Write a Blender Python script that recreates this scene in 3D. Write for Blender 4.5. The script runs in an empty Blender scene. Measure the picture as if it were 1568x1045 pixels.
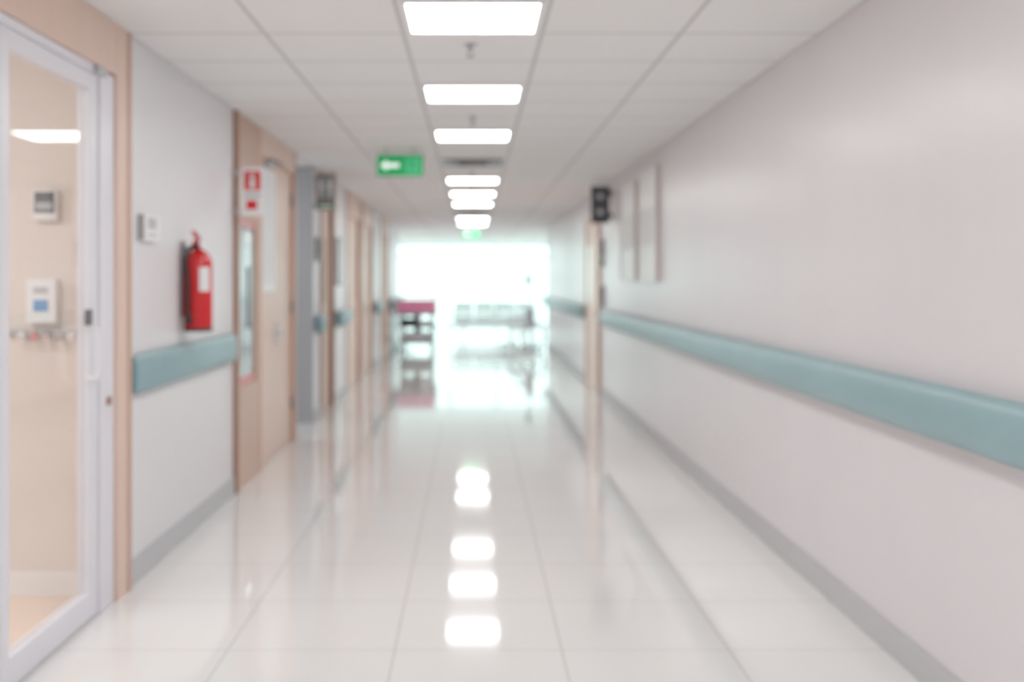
import bpy, bmesh, math, random
from mathutils import Vector, Matrix
random.seed(3)
scene = bpy.context.scene
FP = 1684.0
HC = 1.512
CEIL = 2.722
HW = 1.694

def srgb(r, g, b):
    def f(c):
        c /= 255.0
        return c/12.92 if c <= 0.04045 else ((c+0.055)/1.055)**2.4
    return (f(r), f(g), f(b), 1.0)

# ------------------------------------------------------------------ materials
def mat(name, col, rough=0.5, metal=0.0, emis=None, estr=0.0, coat=0.0, noise=0.0, nscale=(3, 3, 3), spec=0.5, bump=0.0):
    m = bpy.data.materials.new(name); m.use_nodes = True
    nt = m.node_tree; b = nt.nodes['Principled BSDF']
    b.inputs['Base Color'].default_value = col
    b.inputs['Roughness'].default_value = rough
    b.inputs['Metallic'].default_value = metal
    b.inputs['Specular IOR Level'].default_value = spec
    b.inputs['Coat Weight'].default_value = coat
    b.inputs['Coat Roughness'].default_value = 0.08
    if emis:
        b.inputs['Emission Color'].default_value = emis
        b.inputs['Emission Strength'].default_value = estr
    if noise > 0:
        tc = nt.nodes.new('ShaderNodeTexCoord'); mp = nt.nodes.new('ShaderNodeMapping')
        mp.inputs['Scale'].default_value = nscale
        nz = nt.nodes.new('ShaderNodeTexNoise'); nz.inputs['Scale'].default_value = 1.0
        nz.inputs['Detail'].default_value = 4.0
        mx = nt.nodes.new('ShaderNodeMix'); mx.data_type = 'RGBA'
        d = tuple(c*(1-noise) for c in col[:3])+(1,)
        u = tuple(min(1, c*(1+noise*0.6)) for c in col[:3])+(1,)
        mx.inputs['A'].default_value = d; mx.inputs['B'].default_value = u
        nt.links.new(tc.outputs['Object'], mp.inputs['Vector'])
        nt.links.new(mp.outputs['Vector'], nz.inputs['Vector'])
        nt.links.new(nz.outputs['Fac'], mx.inputs['Factor'])
        nt.links.new(mx.outputs['Result'], b.inputs['Base Color'])
        if bump > 0:
            bp = nt.nodes.new('ShaderNodeBump'); bp.inputs['Strength'].default_value = bump
            nt.links.new(nz.outputs['Fac'], bp.inputs['Height'])
            nt.links.new(bp.outputs['Normal'], b.inputs['Normal'])
    return m

def grid_mat(name, col, line, px, ox, py, oy, w, rough, spec, coat=0.0, tint=0.03):
    m = mat(name, col, rough, spec=spec, coat=coat)
    nt = m.node_tree; b = nt.nodes['Principled BSDF']
    g = nt.nodes.new('ShaderNodeNewGeometry'); s = nt.nodes.new('ShaderNodeSeparateXYZ')
    nt.links.new(g.outputs['Position'], s.inputs[0])
    outs = []
    for ax, p, o in (('X', px, ox), ('Y', py, oy)):
        a = nt.nodes.new('ShaderNodeMath'); a.operation = 'SUBTRACT'; a.inputs[1].default_value = o
        nt.links.new(s.outputs[ax], a.inputs[0])
        q = nt.nodes.new('ShaderNodeMath'); q.operation = 'PINGPONG'; q.inputs[1].default_value = p/2
        nt.links.new(a.outputs[0], q.inputs[0])
        l = nt.nodes.new('ShaderNodeMath'); l.operation = 'LESS_THAN'; l.inputs[1].default_value = w
        nt.links.new(q.outputs[0], l.inputs[0]); outs.append(l)
    mxm = nt.nodes.new('ShaderNodeMath'); mxm.operation = 'MAXIMUM'
    nt.links.new(outs[0].outputs[0], mxm.inputs[0]); nt.links.new(outs[1].outputs[0], mxm.inputs[1])
    nz = nt.nodes.new('ShaderNodeTexNoise'); nz.inputs['Scale'].default_value = 1.3
    nt.links.new(g.outputs['Position'], nz.inputs['Vector'])
    c0 = nt.nodes.new('ShaderNodeMix'); c0.data_type = 'RGBA'
    c0.inputs['A'].default_value = tuple(c*(1-tint) for c in col[:3])+(1,); c0.inputs['B'].default_value = col
    nt.links.new(nz.outputs['Fac'], c0.inputs['Factor'])
    c1 = nt.nodes.new('ShaderNodeMix'); c1.data_type = 'RGBA'
    nt.links.new(mxm.outputs[0], c1.inputs['Factor'])
    nt.links.new(c0.outputs['Result'], c1.inputs['A']); c1.inputs['B'].default_value = line
    nt.links.new(c1.outputs['Result'], b.inputs['Base Color'])
    return m

def glass_mat(name, tint=(1, 1, 1, 1), boost=1.0):
    m = bpy.data.materials.new(name); m.use_nodes = True
    nt = m.node_tree; nt.nodes.remove(nt.nodes['Principled BSDF'])
    out = nt.nodes['Material Output']
    t = nt.nodes.new('ShaderNodeBsdfTransparent'); t.inputs[0].default_value = tint
    g = nt.nodes.new('ShaderNodeBsdfGlossy'); g.inputs['Roughness'].default_value = 0.01
    lw = nt.nodes.new('ShaderNodeLayerWeight'); lw.inputs['Blend'].default_value = 0.5
    pw = nt.nodes.new('ShaderNodeMath'); pw.operation = 'POWER'; pw.inputs[1].default_value = 5.0
    nt.links.new(lw.outputs['Facing'], pw.inputs[0])
    mu = nt.nodes.new('ShaderNodeMath'); mu.operation = 'MULTIPLY_ADD'; mu.use_clamp = True
    mu.inputs[1].default_value = 0.92*boost; mu.inputs[2].default_value = 0.045*boost
    nt.links.new(pw.outputs[0], mu.inputs[0])
    x = nt.nodes.new('ShaderNodeMixShader')
    nt.links.new(mu.outputs[0], x.inputs[0]); nt.links.new(t.outputs[0], x.inputs[1]); nt.links.new(g.outputs[0], x.inputs[2])
    nt.links.new(x.outputs[0], out.inputs[0])
    return m

M = {}
M['wallR'] = mat('wall_paint_right', srgb(232, 227, 230), 0.30, noise=0.05, nscale=(1, 1.6, 0.06), spec=0.45)
M['wallL'] = mat('wall_paint_left', srgb(236, 234, 236), 0.35, noise=0.02, nscale=(1, 1.5, 0.1))
M['wallgray'] = mat('wall_paint_gray', srgb(172, 176, 181), 0.5, noise=0.03)
M['beige'] = mat('wall_paint_beige', srgb(237, 224, 216), 0.6, noise=0.03)
M['ceil'] = grid_mat('ceiling_tiles', srgb(248, 247, 246), srgb(210, 208, 208), 0.678, 0.339, 0.6833, 5.04+0.3417, 0.011, 0.8, 0.2, tint=0.03)
M['floor'] = grid_mat('polished_floor_tile', srgb(244, 242, 240), srgb(216, 213, 211), 0.683, 0.364, 0.683, 0.40, 0.0045, 0.05, 0.6, coat=0.3, tint=0.03)
M['floorwarm'] = mat('floor_warm', srgb(250, 224, 204), 0.25, noise=0.04)
M['base'] = mat('baseboard_gray', srgb(194, 195, 197), 0.4, noise=0.04)
M['basewhite'] = mat('baseboard_white', srgb(246, 242, 240), 0.4, noise=0.02)
M['teal'] = mat('handrail_teal_vinyl', srgb(137, 172, 178), 0.38, noise=0.12, nscale=(6, 3, 6))
M['tealdark'] = mat('handrail_teal_end', srgb(127, 162, 170), 0.4, noise=0.05)
M['wood'] = mat('peach_laminate_wood', srgb(234, 202, 184), 0.35, noise=0.08, nscale=(25, 25, 1.2))
M['woodd'] = mat('brown_laminate_wood', srgb(208, 170, 148), 0.35, noise=0.12, nscale=(25, 25, 1.2))
M['woode'] = mat('wood_edge', srgb(165, 122, 98), 0.4, noise=0.12, nscale=(25, 25, 1.2))
M['alu'] = mat('white_aluminium', srgb(237, 236, 243), 0.3, noise=0.01)
M['white'] = mat('white_plastic', srgb(246, 246, 246), 0.35, noise=0.01)
M['grayp'] = mat('gray_plastic', srgb(100, 102, 106), 0.4, noise=0.03)
M['lgray'] = mat('light_gray_plastic', srgb(190, 190, 192), 0.4, noise=0.03)
M['board'] = mat('board_frame_taupe', srgb(212, 202, 198), 0.4, noise=0.03)
M['dark'] = mat('dark_plastic', srgb(46, 46, 52), 0.4, noise=0.05)
M['black'] = mat('black_rubber', srgb(24, 16, 22), 0.5, noise=0.05)
M['red'] = mat('red_enamel', srgb(218, 0, 16), 0.25, coat=0.2, noise=0.03)
M['redsign'] = mat('red_sign_film', srgb(225, 12, 16), 0.4, noise=0.02)
M['pinkfilm'] = mat('pink_film', srgb(226, 150, 150), 0.4, noise=0.02)
M['metal'] = mat('brushed_steel', srgb(215, 215, 219), 0.25, 1.0, noise=0.04)
M['glass'] = glass_mat('door_glass', (0.995, 0.992, 0.99, 1), 0.9)
M['winglass'] = glass_mat('window_glass', (0.95, 1, 0.99, 1), 0.8)
M['visglass'] = mat('vision_glass', srgb(175, 196, 202), 0.05, coat=1.0, noise=0.3, nscale=(6, 6, 2.2))
M['green'] = mat('green_sign', srgb(0, 150, 84), 0.3, emis=srgb(0, 165, 78), estr=0.28, noise=0.02)
M['greenlit'] = mat('green_sign_pale', srgb(70, 185, 130), 0.3, emis=srgb(60, 195, 125), estr=0.25, noise=0.02)
M['signwhite'] = mat('sign_white_lit', srgb(240, 255, 245), 0.3, emis=srgb(225, 255, 240), estr=0.5, noise=0.01)
M['tealsign'] = mat('teal_green_sign', srgb(20, 125, 90), 0.4, noise=0.03)
M['screen'] = mat('blue_screen', srgb(90, 140, 185), 0.3, emis=srgb(90, 140, 190), estr=0.2, noise=0.05)
M['pink'] = mat('magenta_mattress', srgb(246, 142, 184), 0.5, noise=0.05)
M['sheet'] = mat('white_sheet', srgb(240, 243, 244), 0.6, noise=0.03)
M['chair'] = mat('pale_teal_seat', srgb(230, 246, 243), 0.4, noise=0.03)
M['lamp'] = mat('led_panel', srgb(255, 255, 255), 0.5, emis=(1.0, 0.992, 0.985, 1), estr=13.0, noise=0.005)
M['louver'] = mat('vent_louver', srgb(165, 165, 166), 0.5, noise=0.03)

# ------------------------------------------------------------------ mesh builder
class B:
    def __init__(s, name):
        s.name = name; s.bm = bmesh.new(); s.mats = []; s.smooth = []
    def mi(s, m):
        if m not in s.mats: s.mats.append(m)
        return s.mats.index(m)
    def _tag(s, faces, m, smooth=False):
        i = s.mi(m)
        for f in faces: f.material_index = i; f.smooth = smooth
    def box(s, x0, x1, y0, y1, z0, z1, m, rot=None, piv=None):
        cs = [Vector((x, y, z)) for z in (z0, z1) for y in (y0, y1) for x in (x0, x1)]
        if rot is not None:
            p = Vector(piv) if piv else sum(cs, Vector())/8
            cs = [p+rot @ (c-p) for c in cs]
        v = [s.bm.verts.new(c) for c in cs]
        fs = [s.bm.faces.new([v[i] for i in q]) for q in ((0, 2, 3, 1), (4, 5, 7, 6), (0, 1, 5, 4), (2, 6, 7, 3), (0, 4, 6, 2), (1, 3, 7, 5))]
        s._tag(fs, m); return s
    def lathe(s, prof, m, c=(0, 0, 0), axis=(0, 0, 1), n=28):
        q = Vector((0, 0, 1)).rotation_difference(Vector(axis).normalized())
        rings = []
        for r, h in prof:
            rings.append([s.bm.verts.new(Vector(c)+q @ Vector((r*math.cos(2*math.pi*i/n), r*math.sin(2*math.pi*i/n), h))) for i in range(n)])
        fs = []
        for a, b in zip(rings[:-1], rings[1:]):
            for i in range(n):
                fs.append(s.bm.faces.new((a[i], a[(i+1) % n], b[(i+1) % n], b[i])))
        s._tag(fs, m, True)
        s._tag([s.bm.faces.new(rings[0][::-1]), s.bm.faces.new(rings[-1])], m)
        return s
    def cyl(s, a, b, r, m, n=16, r2=None):
        a = Vector(a); b = Vector(b); d = b-a
        return s.lathe([(r, 0), (r if r2 is None else r2, d.length)], m, a, d, n)
    def tube(s, pts, r, m, n=10):
        P = [Vector(p) for p in pts]
        Q = []
        for i in range(len(P)-1):
            p0 = P[max(i-1, 0)]; p1 = P[i]; p2 = P[i+1]; p3 = P[min(i+2, len(P)-1)]
            for k in range(5):
                t = k/5
                Q.append(0.5*((2*p1)+(-p0+p2)*t+(2*p0-5*p1+4*p2-p3)*t*t+(-p0+3*p1-3*p2+p3)*t**3))
        Q.append(P[-1])
        rings = []; up = None
        for i, p in enumerate(Q):
            d = (Q[min(i+1, len(Q)-1)]-Q[max(i-1, 0)]).normalized()
            if up is None: up = d.orthogonal().normalized()
            up = (up-d*up.dot(d)).normalized(); sd = d.cross(up)
            rings.append([s.bm.verts.new(p+r*(math.cos(2*math.pi*j/n)*up+math.sin(2*math.pi*j/n)*sd)) for j in range(n)])
        fs = []
        for a, b in zip(rings[:-1], rings[1:]):
            for j in range(n): fs.append(s.bm.faces.new((a[j], a[(j+1) % n], b[(j+1) % n], b[j])))
        s._tag(fs, m, True)
        s._tag([s.bm.faces.new(rings[0][::-1]), s.bm.faces.new(rings[-1])], m)
        return s
    def torus(s, c, R, r, m, axis=(1, 0, 0), n=32, k=8):
        q = Vector((0, 0, 1)).rotation_difference(Vector(axis).normalized())
        rings = []
        for i in range(n):
            a = 2*math.pi*i/n
            rings.append([s.bm.verts.new(Vector(c)+q @ Vector(((R+r*math.cos(2*math.pi*j/k))*math.cos(a), (R+r*math.cos(2*math.pi*j/k))*math.sin(a), r*math.sin(2*math.pi*j/k)))) for j in range(k)])
        fs = []
        for i in range(n):
            a = rings[i]; b = rings[(i+1) % n]
            for j in range(k): fs.append(s.bm.faces.new((a[j], b[j], b[(j+1) % k], a[(j+1) % k])))
        s._tag(fs, m, True); return s
    def prism(s, pts, d, m):
        a = [s.bm.verts.new(Vector(p)) for p in pts]; b = [s.bm.verts.new(Vector(p)+Vector(d)) for p in pts]
        n = len(a); fs = [s.bm.faces.new(a[::-1]), s.bm.faces.new(b)]
        for i in range(n): fs.append(s.bm.faces.new((a[i], a[(i+1) % n], b[(i+1) % n], b[i])))
        s._tag(fs, m); return s
    def end(s, bevel=0.0, xf=None):
        if xf is not None: s.bm.transform(xf)
        bmesh.ops.recalc_face_normals(s.bm, faces=s.bm.faces)
        xs = [v.co for v in s.bm.verts]
        lo = Vector([min(c[i] for c in xs) for i in range(3)]); hi = Vector([max(c[i] for c in xs) for i in range(3)])
        o = Vector(((lo.x+hi.x)/2, (lo.y+hi.y)/2, lo.z))
        for v in s.bm.verts: v.co -= o
        me = bpy.data.meshes.new(s.name); s.bm.to_mesh(me); s.bm.free()
        for m in s.mats: me.materials.append(M[m])
        ob = bpy.data.objects.new(s.name, me); ob.location = o
        bpy.context.collection.objects.link(ob)
        if bevel > 0:
            bv = ob.modifiers.new('bevel', 'BEVEL'); bv.width = bevel; bv.segments = 2; bv.limit_method = 'ANGLE'; bv.angle_limit = math.radians(50)
        return ob

XL = -HW; XR = HW; T = 0.16
YB = -5.0; YE = 25.0; YW = 36.0

# ------------------------------------------------------------------ shell
b = B('floor')
b.box(XL-T, 7, YB, YW+0.2, -0.1, 0, 'floor')
b.box(-7, XL-T, 24.0, YW+0.2, -0.1, 0, 'floor')
b.box(-5, XL-T, YB, 5.3, -0.1, 0, 'floorwarm')
b.box(-5, XL-T, 5.3, 24.0, -0.1, 0, 'floor')
b.end()
B('ceiling').box(-7, 7, YB, YW+0.2, CEIL, CEIL+0.1, 'ceil').end()

open_ = [(1.6, 5.39), (7.77, 10.45), (10.45, 11.65), (12.15, 13.35), (14.7, 16.45), (16.75, 18.5), (20.2, 21.9)]
b = B('wall_left'); y = YB
segs = []
for o0, o1 in open_:
    if o0 > y+0.001: segs.append((y, o0))
    y = o1
segs.append((y, YE))
for a, c in segs: b.box(XL-T, XL, a, c, 0, CEIL, 'wallL')
b.end()
b = B('baseboard_left')
for a, c in segs: b.box(XL, XL+0.014, a+0.004, c-0.004, 0, 0.125, 'base')
b.end(0.003)
B('wall_right').box(XR, XR+T, YB, YE, 0, CEIL, 'wallR').end()
B('baseboard_right').box(XR-0.014, XR, YB, 14.5, 0, 0.125, 'base').box(XR-0.014, XR, 16.25, YE, 0, 0.125, 'base').end(0.003)
B('wall_back').box(XL-T, XR+T, YB-0.15, YB, 0, CEIL, 'wallL').end()
B('wall_lobby_left').box(-7.0, -6.85, YE, YW, 0, CEIL, 'wallL').box(-6.85, XL-T, YE-0.15, YE, 0, CEIL, 'wallL').end()
B('wall_lobby_right').box(6.85, 7.0, YE, YW, 0, CEIL, 'wallL').box(XR+T, 6.85, YE-0.15, YE, 0, CEIL, 'wallL').end()
B('wall_side_room').box(-4.9, XL-T, 5.28, 5.40, 0, CEIL, 'beige').box(-5.0, -4.9, YB, 5.40, 0, CEIL, 'beige').end()
B('baseboard_side_room').box(-4.9, XL-T-0.002, 5.262, 5.28, 0, 0.115, 'basewhite').end(0.003)
B('wall_recess').box(-4.2, XL-T, 11.65, 11.8, 0, CEIL, 'wallgray').box(-4.3, -4.2, 10.3, 11.8, 0, CEIL, 'wallgray').box(-4.2, XL-T, 10.3, 10.45, 0, CEIL, 'wallL').end()
B('trim_recess').box(XL-T, XL+0.006, 11.642, 11.652, 0, CEIL-0.002, 'wallgray').end()

# handrails
def rail(name, side, y0, y1, dep=1.0):
    b = B(name)
    prof = [(0.022, 0.960), (0.045, 0.944), (0.070, 0.951), (0.086, 0.980), (0.092, 1.025), (0.090, 1.07), (0.082, 1.11), (0.066, 1.137), (0.044, 1.145), (0.022, 1.13)]
    wx = XR if side > 0 else XL
    n = len(prof)
    e = 0.03
    secs = [(y0, 0.75), (y0+e, 1.0), (y1-e, 1.0), (y1, 0.75)]
    rings = []
    for yy, sc in secs:
        rings.append([b.bm.verts.new((wx-side*(0.022+(o-0.022)*sc)*dep, yy, 1.04+(z-1.04)*(0.5+0.5*sc))) for o, z in prof])
    for k, (r0, r1) in enumerate(zip(rings[:-1], rings[1:])):
        fs = [b.bm.faces.new((r0[i], r0[(i+1) % n], r1[(i+1) % n], r1[i])) for i in range(n)]
        b._tag(fs, 'teal' if k == 1 else 'tealdark', True)
    b._tag([b.bm.faces.new(rings[0]), b.bm.faces.new(rings[-1])], 'tealdark')
    yy = y0+0.15
    while yy < y1-0.05:
        xa, xb = sorted((wx-side*0.001, wx-side*0.03)); b.box(xa, xb, yy-0.03, yy+0.03, 0.99, 1.09, 'tealdark')
        yy += 1.2
    return b.end()
rail('handrail', 1, -4.9, 13.95)
rail('handrail', 1, 16.3, 24.9)
rail('handrail', -1, 5.40, 7.70, 0.55)
rail('handrail', -1, 11.72, 12.10)
rail('handrail', -1, 13.42, 14.62)
rail('handrail', -1, 18.6, 20.1)
rail('handrail', -1, 22.0, 24.9)

# ------------------------------------------------------------------ ceiling fixtures
def panel(xc, yc, w=0.316, d=0.298):
    b = B('ceiling_light_panel'); f = 0.024
    z0, z1 = CEIL-0.012, CEIL-0.001
    b.box(xc-w, xc+w, yc-d, yc-d+f, z0, z1, 'white').box(xc-w, xc+w, yc+d-f, yc+d, z0, z1, 'white')
    b.box(xc-w, xc-w+f, yc-d+f, yc+d-f, z0, z1, 'white').box(xc+w-f, xc+w, yc-d+f, yc+d-f, z0, z1, 'white')
    b.box(xc-w+f, xc+w-f, yc-d+f, yc+d-f, CEIL-0.008, CEIL-0.002, 'lamp')
    b.end()
for i in range(-4, 10):
    yc = 5.04+2.05*i
    if i in (3, 7):
        b = B('ceiling_air_vent')
        b.box(-0.32, 0.32, yc-0.32, yc+0.32, CEIL-0.008, CEIL-0.001, 'lgray')
        for k in range(4):
            r = 0.29-k*0.07
            zz = CEIL-0.012-0.008*k
            for (x0, x1, y0, y1) in ((-r, r, yc-r, yc-r+0.03), (-r, r, yc+r-0.03, yc+r), (-r, -r+0.03, yc-r, yc+r), (r-0.03, r, yc-r, yc+r)):
                b.box(x0, x1, y0, y1, zz-0.006, CEIL-0.002, 'grayp' if k % 2 == 0 else 'louver')
        b.end(); continue
    panel(0, yc)
for xx in (-5, -2.8, 2.8, 5):
    for yy in (26.8, 29.5, 32.2): panel(xx, yy)  # unseen panels, added only to brighten the lobby
for (xx, yy) in ((-2.7, 3.9), (-4.1, 3.9), (-3.0, 1.8), (-3.0, 11.05)): panel(xx, yy)  # unseen panels added to brighten the side room; last one is in the recess

for (sx, sy) in ((-0.012, 5.62), (0.0, 8.1), (-0.01, 12.2), (0.0, 14.3), (0, 18.4)):
    b = B('fire_sprinkler')
    b.lathe([(0.034, -0.001), (0.036, -0.006), (0.022, -0.012)], 'lgray', (sx, sy, CEIL))
    b.cyl((sx, sy, CEIL-0.01), (sx, sy, CEIL-0.035), 0.011, 'louver')
    b.tube([(sx-0.009, sy, CEIL-0.033), (sx-0.017, sy, CEIL-0.045), (sx-0.003, sy, CEIL-0.062)], 0.003, 'louver', 6)
    b.tube([(sx+0.009, sy, CEIL-0.033), (sx+0.017, sy, CEIL-0.045), (sx+0.003, sy, CEIL-0.062)], 0.003, 'louver', 6)
    b.lathe([(0.020, -0.068), (0.022, -0.064), (0.006, -0.060)], 'louver', (sx, sy, CEIL))
    b.end()

# ------------------------------------------------------------------ signs
def person(b, x, y, z, h, m):
    def limb(x0, z0, x1, z1, w):
        d = Vector((x1-x0, 0, z1-z0)); n = Vector((-d.z, 0, d.x)).normalized()*w/2
        p = [Vector((x0, y, z0))+n, Vector((x1, y, z1))+n, Vector((x1, y, z1))-n, Vector((x0, y, z0))-n]
        b.prism([q+Vector((x, 0, z)) for q in p], (0, -0.003, 0), m)
    s = h
    b.lathe([(s*0.1, 0), (s*0.1, 0.003)], m, (x-0.08*s, y-0.003, z+0.88*s), (0, 1, 0), 14)
    limb(-0.04*s, 0.76*s, 0.04*s, 0.42*s, 0.17*s)
    limb(-0.04*s, 0.70*s, -0.28*s, 0.55*s, 0.08*s)
    limb(0.0, 0.72*s, 0.25*s, 0.60*s, 0.08*s)
    limb(0.02*s, 0.44*s, -0.18*s, 0.26*s, 0.1*s); limb(-0.18*s, 0.26*s, -0.14*s, 0.0, 0.09*s)
    limb(0.04*s, 0.44*s, 0.2*s, 0.2*s, 0.1*s); limb(0.2*s, 0.2*s, 0.4*s, 0.14*s, 0.08*s)

def exit_sign(xa, xb, yy, za, zb):
    b = B('exit_sign')
    b.box(xa, xb, yy, yy+0.05, za, zb, 'green')
    w = xb-xa; h = zb-za; cz = (za+zb)/2
    ax = xa+0.08*w
    b.prism([(ax, yy-0.001, cz), (ax+0.14*w, yy-0.001, cz+0.26*h), (ax+0.14*w, yy-0.001, cz+0.10*h), (ax+0.40*w, yy-0.001, cz+0.10*h),
             (ax+0.40*w, yy-0.001, cz-0.10*h), (ax+0.14*w, yy-0.001, cz-0.10*h), (ax+0.14*w, yy-0.001, cz-0.26*h)], (0, -0.003, 0), 'signwhite')
    b.box(xa+0.62*w, xa+0.92*w, yy-0.003, yy, za+0.12*h, zb-0.12*h, 'greenlit')
    person(b, xa+0.77*w, yy-0.004, za+0.16*h, 0.68*h, 'green')
    b.box(xa-0.008, xb+0.008, yy-0.006, yy+0.056, zb, zb+0.012, 'lgray')
    for px in (xa+0.2*w, xb-0.2*w): b.cyl((px, yy+0.025, zb+0.01), (px, yy+0.025, CEIL-0.001), 0.008, 'lgray')
    b.end()
exit_sign(-0.873, -0.451, 10.0, 2.465, 2.655)
exit_sign(-0.21, 0.15, 23.6, 2.44, 2.57)

b = B('fire_extinguisher_sign')
yy = 7.71; xa, xb = -1.623, -1.467
b.box(xa, xb, yy, yy+0.012, 1.97, 2.305, 'white')
b.box(xa+0.02, xb-0.02, yy-0.003, yy, 2.145, 2.280, 'redsign')
b.box(xa+0.035, xb-0.045, yy-0.003, yy, 2.01, 2.075, 'redsign')
cx = (xa+xb)/2
b.box(cx-0.018, cx+0.018, yy-0.006, yy-0.003, 2.16, 2.23, 'white')
b.lathe([(0.018, 0), (0.018, 0.003)], 'white', (cx, yy-0.006, 2.23), (0, 1, 0), 14)
b.box(cx-0.02, cx+0.012, yy-0.006, yy-0.003, 2.252, 2.262, 'white')
b.box(xa+0.02, xb-0.02, yy-0.002, yy, 2.10, 2.12, 'lgray')
b.box(XL+0.001, xa, yy-0.004, yy+0.016, 2.26, 2.28, 'lgray').box(XL+0.001, xa, yy-0.004, yy+0.016, 1.99, 2.01, 'lgray')
b.end(0.001)

b = B('restroom_sign')
yy = 11.72; xa, xb = -1.675, -1.465
b.box(xa, xb, yy, yy+0.04, 2.265, 2.655, 'woode')
b.box(xa+0.012, xb-0.012, yy-0.002, yy, 2.35, 2.64, 'grayp')
b.box(xa+0.005, xb-0.005, yy-0.003, yy, 2.27, 2.335, 'tealsign')
for k, px in enumerate((xa+0.06, xb-0.06)):
    b.lathe([(0.017, 0), (0.017, 0.003)], 'white', (px, yy-0.005, 2.59), (0, 1, 0), 14)
    b.box(px-0.02, px+0.02, yy-0.005, yy-0.002, 2.48, 2.565, 'white')
    b.box(px-0.016, px-0.004, yy-0.005, yy-0.002, 2.39, 2.48, 'white').box(px+0.004, px+0.016, yy-0.005, yy-0.002, 2.39, 2.48, 'white')
b.box(xa+0.04, xb-0.04, yy-0.005, yy-0.003, 2.29, 2.315, 'white')
b.box(XL+0.001, xa, yy+0.005, yy+0.035, 2.30, 2.33, 'lgray').box(XL+0.001, xa, yy+0.005, yy+0.035, 2.59, 2.62, 'lgray')
b.end(0.002)

b = B('projecting_sign')
yy = 13.3; xa, xb = 1.435, 1.655
b.box(xa, xb, yy, yy+0.10, 2.21, 2.655, 'dark')
for zc in (2.53, 2.34):
    b.box(xa+0.04, xb-0.05, yy-0.003, yy, zc-0.055, zc+0.06, 'grayp')
    b.lathe([(0.032, 0), (0.032, 0.004)], 'lgray', ((xa+xb)/2-0.005, yy-0.007, zc), (0, 1, 0), 18)
b.box(xb, XR-0.001, yy+0.02, yy+0.08, 2.27, 2.33, 'dark').box(xb, XR-0.001, yy+0.02, yy+0.08, 2.54, 2.60, 'dark')
b.end(0.004)

# ------------------------------------------------------------------ extinguisher
cx, cy = -1.602, 6.42
b = B('fire_extinguisher')
b.lathe([(0.070, 1.225), (0.079, 1.232), (0.081, 1.25), (0.081, 1.60), (0.077, 1.635), (0.062, 1.665), (0.038, 1.685), (0.024, 1.692), (0.024, 1.705)], 'red', (cx, cy, 0))
b.lathe([(0.076, 1.215), (0.083, 1.22), (0.083, 1.235), (0.078, 1.237)], 'black', (cx, cy, 0))
b.lathe([(0.022, 1.70), (0.022, 1.735), (0.015, 1.75)], 'metal', (cx, cy, 0))
b.box(cx-0.012, cx+0.012, cy-0.10, cy+0.03, 1.722, 1.736, 'red', Matrix.Rotation(math.radians(-6), 3, 'X'))
b.box(cx-0.012, cx+0.012, cy-0.12, cy+0.03, 1.762, 1.774, 'red', Matrix.Rotation(math.radians(-20), 3, 'X'))
b.cyl((cx, cy, 1.745), (cx, cy, 1.775), 0.009, 'red', 10)
b.lathe([(0.020, 0), (0.020, 0.018)], 'white', (cx+0.020, cy-0.02, 1.715), (1, -0.4, 0), 16)
b.tube([(cx, cy-0.02, 1.715), (cx-0.03, cy-0.075, 1.70), (cx-0.048, cy-0.092, 1.62), (cx-0.034, cy-0.098, 1.50), (cx-0.034, cy-0.096, 1.36), (cx-0.03, cy-0.094, 1.32)], 0.012, 'black')
b.cyl((cx-0.03, cy-0.094, 1.33), (cx-0.032, cy-0.10, 1.26), 0.012, 'black', 12, 0.022)
i = b.mi('white'); R = 0.0822; a0, a1 = math.radians(-72), math.radians(-28)
pv = None
for k in range(9):
    a = a0+(a1-a0)*k/8
    v = [b.bm.verts.new((cx+R*math.cos(a), cy+R*math.sin(a), z)) for z in (1.45, 1.59)]
    if pv:
        f = b.bm.faces.new((pv[0], v[0], v[1], pv[1])); f.material_index = i; f.smooth = True
    pv = v
b.box(XL+0.001, XL+0.012, cy-0.03, cy+0.03, 1.30, 1.74, 'grayp')
b.box(XL+0.005, cx-0.02, cy-0.012, cy+0.012, 1.69, 1.705, 'grayp')
b.end()

b = B('wall_control_box')
b.box(XL+0.001, XL+0.035, 5.56, 5.84, 1.715, 1.85, 'white').box(XL+0.001, XL+0.034, 5.553, 5.56, 1.718, 1.847, 'louver')
b.box(XL+0.035, XL+0.037, 5.62, 5.76, 1.78, 1.835, 'lgray')
for k in range(3): b.box(XL+0.035, XL+0.037, 5.63+0.05*k, 5.655+0.05*k, 1.74, 1.755, 'lgray')
b.end(0.004)

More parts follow.
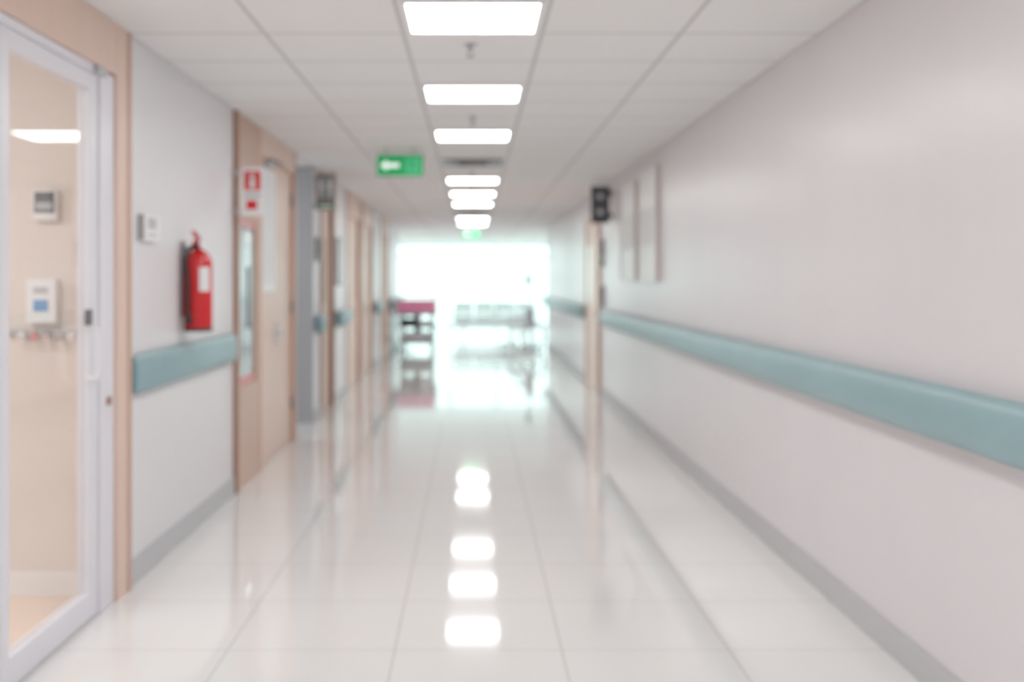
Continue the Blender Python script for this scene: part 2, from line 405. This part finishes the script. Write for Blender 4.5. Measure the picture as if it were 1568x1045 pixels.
# ------------------------------------------------------------------ glass door (left, near)
b = B('door_1')
xo, xi = XL-0.005, XL-0.055
zt = 2.47
b.box(XL-T, XL+0.02, 5.18, 5.385, 0, CEIL-0.002, 'wood')
b.box(XL-T, XL+0.02, 1.605, 1.80, 0, CEIL-0.002, 'wood')
b.box(XL-T, XL+0.018, 1.80, 5.18, zt+0.01, CEIL-0.002, 'wood')
b.box(XL+0.02, XL+0.026, 5.33, 5.385, 0, CEIL-0.002, 'woodd')
b.box(XL-0.10, XL+0.004, 4.985, 5.178, 0, zt, 'alu').box(XL-0.10, XL+0.004, 1.802, 1.90, 0, zt, 'alu')
b.box(XL-0.10, XL+0.004, 1.90, 4.985, zt-0.03, zt+0.008, 'alu')
for (a, c) in ((3.955, 4.98), (2.93, 3.95), (1.905, 2.925)):
    sw = 0.115
    b.box(xi, xo, a, a+0.075, 0.008, zt-0.032, 'alu').box(xi, xo, c-sw, c, 0.008, zt-0.032, 'alu')
    b.box(xi, xo, a+0.075, c-sw, 0.008, 0.125, 'alu').box(xi, xo, a+0.075, c-sw, 2.365, zt-0.032, 'alu')
    b.box(xi+0.02, xi+0.028, a+0.075, c-sw, 0.125, 2.365, 'glass')
b.tube([(xo, 4.84, 1.30), (xo+0.05, 4.84, 1.29), (xo+0.055, 4.84, 1.19), (xo+0.05, 4.84, 1.09), (xo, 4.84, 1.08)], 0.011, 'alu')
b.box(xo, xo+0.02, 4.81, 4.86, 1.315, 1.385, 'grayp')
b.lathe([(0.02, 0), (0.02, 0.016)], 'woode', (XL+0.003, 5.09, 0.955), (1, 0, 0), 14)
b.box(XL+0.004, XL+0.03, 4.90, 5.02, 2.44, 2.475, 'lgray')
b.end(0.002)

yy = 5.28
b = B('wall_monitor_panel'); b.box(-2.125, -1.985, yy-0.05, yy-0.001, 1.31, 1.52, 'white').box(-2.09, -2.02, yy-0.053, yy-0.05, 1.365, 1.42, 'screen')
b.box(-2.09, -2.02, yy-0.052, yy-0.05, 1.45, 1.48, 'lgray'); b.end(0.004)
b = B('sign_reflection_box'); b.box(-2.10, -1.985, yy-0.035, yy-0.001, 1.80, 1.945, 'white').box(-2.092, -1.995, yy-0.038, yy-0.035, 1.835, 1.935, 'grayp')  # added box standing in for the projecting sign's reflection in the glass
b.box(-2.082, -2.005, yy-0.040, yy-0.038, 1.85, 1.885, 'lgray'); b.end(0.003)
b = B('medical_gas_rail'); b.box(-2.7, -1.87, yy-0.03, yy-0.001, 1.255, 1.275, 'lgray')
for k, m_ in enumerate(('white', 'pinkfilm', 'metal', 'lgray', 'white', 'pinkfilm')):
    b.cyl((-2.15+0.06*k, yy-0.03, 1.255), (-2.15+0.06*k, yy-0.055, 1.235), 0.018, m_)
b.end(0.002)

# ------------------------------------------------------------------ wood doors along left wall
def lever(b, x, y, z, dirn=1, m='metal'):
    b.box(x, x+0.008, y-0.02, y+0.02, z-0.10, z+0.10, m)
    b.cyl((x, y, z), (x+0.05, y, z), 0.01, m, 12)
    b.cyl((x+0.047, y, z), (x+0.05, y+dirn*0.12, z), 0.009, m, 12)

b = B('door_2')
y0, y1 = 7.775, 10.445
X = XL
b.box(X-T, X+0.03, y0, y0+0.07, 0, CEIL-0.002, 'woode')
b.box(X-0.10, X+0.012, y0+0.07, 8.70, 0, 0.74, 'woodd').box(X-0.10, X+0.012, y0+0.07, 8.70, 1.97, CEIL-0.002, 'woodd')
b.box(X-0.10, X+0.012, y0+0.07, 7.95, 0.74, 1.97, 'woodd').box(X-0.10, X+0.012, 8.56, 8.70, 0.74, 1.97, 'woodd')
b.box(X-0.06, X-0.01, 7.95, 8.56, 0.80, 1.91, 'visglass')
b.box(X-0.06, X-0.004, 7.95, 8.56, 0.74, 0.80, 'pinkfilm').box(X-0.06, X-0.004, 7.95, 8.56, 1.91, 1.97, 'pinkfilm')
b.box(X-0.012, X-0.004, 8.30, 8.38, 1.15, 1.62, 'dark')
b.box(X-0.16, X+0.02, 8.70, 8.78, 0, CEIL-0.002, 'wood')
b.box(X-0.16, X+0.02, 10.36, y1, 0, CEIL-0.002, 'woodd')
b.box(X-0.14, X+0.014, 8.78, 10.36, 2.52, CEIL-0.002, 'wood')
for (a, c) in ((8.785, 9.57), (9.575, 10.355)):
    b.box(X-0.075, X-0.02, a, c, 0.008, 2.51, 'wood')
    lever(b, X-0.02, (c-0.07) if a < 9 else (a+0.07), 1.05, -1 if a < 9 else 1)
b.box(X-0.02, X-0.010, 8.90, 9.50, 1.42, 2.44, 'white').box(X-0.012, X-0.006, 8.95, 9.45, 1.48, 2.38, 'sheet')
b.box(X-0.02, X+0.03, 9.0, 9.25, 2.44, 2.50, 'lgray').cyl((X+0.02, 9.12, 2.515), (X+0.05, 9.5, 2.515), 0.01, 'grayp')
for z in (0.3, 1.2, 2.2): b.cyl((X-0.012, 10.35, z), (X-0.012, 10.35, z+0.12), 0.012, 'grayp')
b.end(0.002)

def wood_door(name, y0, y1, leaves=1, dark=False, full=2.40):
    b = B(name); X = XL; fm = 'woode' if dark else 'woodd'; lm = 'woodd' if dark else 'wood'
    b.box(X-T, X+0.02, y0+0.004, y0+0.08, 0, CEIL-0.002, fm).box(X-T, X+0.02, y1-0.08, y1-0.004, 0, CEIL-0.002, fm)
    b.box(X-T, X+0.012, y0+0.08, y1-0.08, full, CEIL-0.002, lm)
    w = (y1-y0-0.16)/leaves
    for k in range(leaves):
        a = y0+0.08+k*w+0.003; c = a+w-0.006
        vz0, vz1 = 1.25, 2.0; va, vb = (a+c)/2-0.09, (a+c)/2+0.09
        b.box(X-0.08, X-0.03, a, va, 0.008, full-0.004, lm).box(X-0.08, X-0.03, vb, c, 0.008, full-0.004, lm)
        b.box(X-0.08, X-0.03, va, vb, 0.008, vz0, lm).box(X-0.08, X-0.03, va, vb, vz1, full-0.004, lm)
        b.box(X-0.06, X-0.05, va, vb, vz0, vz1, 'visglass')
        lever(b, X-0.03, (c-0.07) if k == 0 else (a+0.07), 1.05, -1 if k == 0 else 1)
    b.end(0.002)
wood_door('door_3', 12.15, 13.35, 1, True)
wood_door('door_4', 14.7, 16.45, 2)
wood_door('door_5', 16.75, 18.5, 2)
wood_door('door_6', 20.2, 21.9, 2)

b = B('door_access_reader'); b.box(XL+0.001, XL+0.03, 11.85, 12.02, 1.72, 1.98, 'grayp').box(XL+0.03, XL+0.033, 11.88, 11.99, 1.80, 1.93, 'dark'); b.end(0.003)
b = B('notice_frame'); b.box(XL+0.001, XL+0.02, 13.62, 14.05, 1.45, 2.05, 'grayp').box(XL+0.02, XL+0.022, 13.66, 14.01, 1.49, 2.01, 'lgray'); b.end(0.003)

# ------------------------------------------------------------------ right wall items
b = B('door_7'); X = XR
b.box(X-0.04, X-0.001, 14.55, 14.67, 0, 2.42, 'woodd').box(X-0.04, X-0.001, 16.10, 16.22, 0, 2.42, 'woodd')
b.box(X-0.04, X-0.001, 14.67, 16.10, 2.30, 2.42, 'woodd')
b.box(X-0.022, X-0.001, 14.675, 16.095, 0.008, 2.295, 'wood')
b.box(X-0.024, X-0.022, 15.7, 15.9, 1.2, 2.0, 'visglass')
b.box(X-0.034, X-0.022, 14.76, 14.80, 0.95, 1.15, 'metal').cyl((X-0.022, 14.78, 1.05), (X-0.07, 14.78, 1.05), 0.01, 'metal').cyl((X-0.067, 14.78, 1.05), (X-0.067, 14.90, 1.05), 0.009, 'metal')
b.end(0.002)
b = B('door_release_button')
b.box(XR-0.04, XR-0.001, 14.2, 14.34, 1.70, 1.80, 'tealsign').box(XR-0.04, XR-0.001, 14.18, 14.36, 1.82, 2.04, 'grayp')
b.box(XR-0.044, XR-0.04, 14.24, 14.30, 1.73, 1.77, 'white'); b.end(0.004)
b = B('door_access_reader'); b.box(XR-0.035, XR-0.001, 14.15, 14.34, 1.16, 1.44, 'grayp').box(XR-0.038, XR-0.035, 14.19, 14.30, 1.28, 1.40, 'dark'); b.end(0.004)
for (a, c, z0, z1) in ((9.95, 11.05, 1.50, 2.57), (11.25, 12.35, 1.50, 2.54)):
    b = B('notice_board')
    X0 = XR-0.04
    b.box(XR-0.03, XR-0.001, a+0.03, c-0.03, z0+0.03, z1-0.03, 'white')
    b.box(X0, XR-0.001, a, a+0.03, z0, z1, 'board').box(X0, XR-0.001, c-0.03, c, z0, z1, 'board')
    b.box(X0, XR-0.001, a+0.03, c-0.03, z0, z0+0.03, 'white').box(X0, XR-0.001, a+0.03, c-0.03, z1-0.03, z1, 'white')
    for k in range(3):
        b.box(XR-0.033, XR-0.030, a+0.1+0.32*k, a+0.34+0.32*k, z0+0.35, z0+0.70, 'sheet')
    b.end(0.003)

# ------------------------------------------------------------------ gurney
b = B('hospital_gurney')
xa, xb, ya, yb = -1.58, -0.78, 22.6, 24.5
b.box(xa+0.01, xb-0.01, ya+0.02, yb-0.03, 0.85, 1.02, 'pink')
b.box(xa+0.04, xb-0.04, ya+0.04, ya+0.50, 1.02, 1.11, 'pink')
b.box(xa, xb, ya, yb, 0.80, 0.845, 'grayp')
for x_ in (xa+0.03, xb-0.03):
    b.tube([(x_, ya+0.6, 0.84), (x_, ya+0.62, 1.14), (x_, ya+0.7, 1.17), (x_, yb-0.5, 1.17), (x_, yb-0.42, 1.14), (x_, yb-0.4, 0.84)], 0.014, 'metal')
for y_ in (ya+0.45, yb-0.45):
    b.cyl(((xa+xb)/2, y_, 0.26), ((xa+xb)/2, y_, 0.82), 0.05, 'grayp')
b.box(xa+0.06, xb-0.06, ya+0.15, yb-0.15, 0.20, 0.27, 'grayp')
b.box(xa+0.10, xb-0.12, ya+0.22, ya+0.95, 0.27, 0.42, 'sheet')
b.box(xa+0.06, xb-0.06, ya+0.12, ya+0.9, 0.54, 0.57, 'grayp')
b.box(xa+0.10, xa+0.42, ya+0.16, ya+0.6, 0.57, 0.72, 'dark')
b.box(xa+0.46, xb-0.10, ya+0.16, ya+0.5, 0.57, 0.68, 'sheet')
for x_ in (xa+0.08, xb-0.08):
    for y_ in (ya+0.13, yb-0.18):
        b.cyl((x_, y_, 0.24), (x_, y_, 0.82), 0.022, 'grayp')
    for y_ in (ya+0.2, yb-0.2):
        b.cyl((x_, y_, 0.12), (x_, y_, 0.26), 0.018, 'metal')
        b.torus((x_, y_, 0.082), 0.06, 0.022, 'black', (1, 0, 0), 24)
        b.cyl((x_-0.012, y_, 0.082), (x_+0.012, y_, 0.082), 0.05, 'lgray')
b.tube([(xa+0.1, ya, 0.83), (xa+0.1, ya-0.08, 0.84), (xa+0.2, ya-0.1, 0.845), (xb-0.2, ya-0.1, 0.845), (xb-0.1, ya-0.08, 0.84), (xb-0.1, ya, 0.83)], 0.012, 'metal')
b.end(0.012)

# ------------------------------------------------------------------ wheelchair (turned)
b = B('wheelchair')
for x_ in (-0.28, 0.28):
    b.torus((x_, 0, 0.31), 0.295, 0.015, 'lgray'); b.torus((x_*1.12, 0, 0.31), 0.25, 0.009, 'metal')
    for k in range(8):
        a = k*math.pi/4; b.cyl((x_, 0, 0.31), (x_, 0.29*math.cos(a), 0.31+0.29*math.sin(a)), 0.003, 'metal', 6)
    b.torus((x_*0.85, 0.42, 0.082), 0.066, 0.016, 'lgray', n=20)
    b.tube([(x_*0.8, -0.14, 1.0), (x_*0.8, -0.05, 0.93), (x_*0.8, -0.04, 0.5), (x_*0.8, 0.0, 0.32)], 0.012, 'metal')
    b.tube([(x_*0.8, -0.04, 0.72), (x_*0.8, 0.25, 0.72), (x_*0.8, 0.32, 0.66), (x_*0.8, 0.34, 0.47), (x_*0.8, 0.42, 0.2), (x_*0.8, 0.55, 0.12)], 0.012, 'metal')
    b.box(x_*0.8-0.03, x_*0.8+0.03, 0.0, 0.26, 0.73, 0.755, 'lgray')
    b.box(x_*0.45-0.09, x_*0.45+0.09, 0.48, 0.64, 0.10, 0.115, 'lgray')
b.box(-0.21, 0.21, -0.02, 0.38, 0.47, 0.50, 'chair').box(-0.21, 0.21, -0.06, -0.035, 0.50, 0.92, 'chair')
b.end(0, Matrix.Translation((1.18, 23.6, 0)) @ Matrix.Rotation(math.radians(65), 4, 'Z'))

b = B('iv_stand'); px, py = 1.30, 24.45
b.cyl((px, py, 0.08), (px, py, 1.72), 0.012, 'metal')
for k in range(5):
    a = k*2*math.pi/5; q = (px+0.26*math.cos(a), py+0.26*math.sin(a))
    b.cyl((px, py, 0.11), (q[0], q[1], 0.07), 0.012, 'metal'); b.lathe([(0.025, -0.012), (0.025, 0.012)], 'black', (q[0], q[1], 0.026), (math.cos(a+1.5), math.sin(a+1.5), 0), 14)
b.tube([(px-0.1, py, 1.70), (px-0.08, py, 1.66), (px, py, 1.69), (px+0.08, py, 1.66), (px+0.1, py, 1.70)], 0.006, 'metal')
b.box(px-0.13, px-0.03, py-0.02, py+0.02, 1.40, 1.64, 'teal')
b.end()

# ------------------------------------------------------------------ waiting seats
def bench(x0, y0, n, ang=0):
    b = B('waiting_room_bench')
    for k in range(n):
        xx = k*0.56
        b.box(xx, xx+0.50, 0.0, 0.46, 0.42, 0.455, 'chair', Matrix.Rotation(math.radians(3), 3, 'X'))
        for j in range(4):
            zc = 0.53+0.10*j; yc = 0.43+0.025*j
            b.box(xx, xx+0.50, yc, yc+0.02, zc, zc+0.055, 'chair', Matrix.Rotation(math.radians(-12), 3, 'X'))
        for e in (0.03, 0.45): b.cyl((xx+e, 0.43, 0.43), (xx+e, 0.545, 0.90), 0.010, 'metal', 8)
    b.box(0, n*0.56-0.06, 0.2, 0.26, 0.36, 0.41, 'metal')
    for xx in (0.25, n*0.56-0.31):
        b.box(xx-0.02, xx+0.02, 0.20, 0.26, 0.03, 0.37, 'metal').box(xx-0.025, xx+0.025, -0.02, 0.5, 0.0, 0.03, 'metal')
    for k in range(n+1):
        xx = k*0.56-0.03
        b.tube([(xx, 0.05, 0.41), (xx, 0.05, 0.64), (xx, 0.35, 0.65), (xx, 0.42, 0.62)], 0.012, 'metal', 8)
    b.end(0.004, Matrix.Translation((x0, y0, 0)) @ Matrix.Rotation(ang, 4, 'Z'))
bench(-0.5, 28.6, 4); bench(-0.5, 31.4, 4); bench(-3.8, 29.6, 4); bench(2.5, 29.6, 4)

# ------------------------------------------------------------------ window wall at the end
b = B('window_1')
n = 9; W = 13.7/n
for k in range(n+1):
    xx = -6.85+k*W; b.box(xx-0.03, xx+0.03, YW, YW+0.1, 0.0, CEIL-0.001, 'alu')
for z in (0.0, 0.95, 2.25, CEIL-0.07):
    b.box(-6.85, 6.85, YW+0.01, YW+0.09, z, z+0.06, 'alu')
b.box(-6.82, 6.82, YW+0.045, YW+0.055, 0.06, CEIL-0.07, 'winglass')
b.end()

# ------------------------------------------------------------------ world
w = bpy.data.worlds.new('overcast_sky'); scene.world = w; w.use_nodes = True
bg = w.node_tree.nodes['Background']; bg.inputs[0].default_value = (0.80, 1.0, 0.965, 1); bg.inputs[1].default_value = 2.0

# ------------------------------------------------------------------ camera
cd = bpy.data.cameras.new('camera'); cam = bpy.data.objects.new('camera', cd); bpy.context.collection.objects.link(cam)
cam.location = (0, 0, HC); cam.rotation_euler = (math.radians(90), 0, 0)
cd.sensor_width = 36; cd.lens = 36*FP/1568.0
cd.shift_x = (784-724)/1568.0; cd.shift_y = -(522.7-430)/1568.0
cd.dof.use_dof = True; cd.dof.focus_distance = 2.0; cd.dof.aperture_fstop = 2.1
cd.clip_end = 200
scene.camera = cam
scene.view_settings.view_transform = 'Standard'
scene.view_settings.look = 'None'
scene.view_settings.exposure = 0.14
scene.view_settings.gamma = 1.2
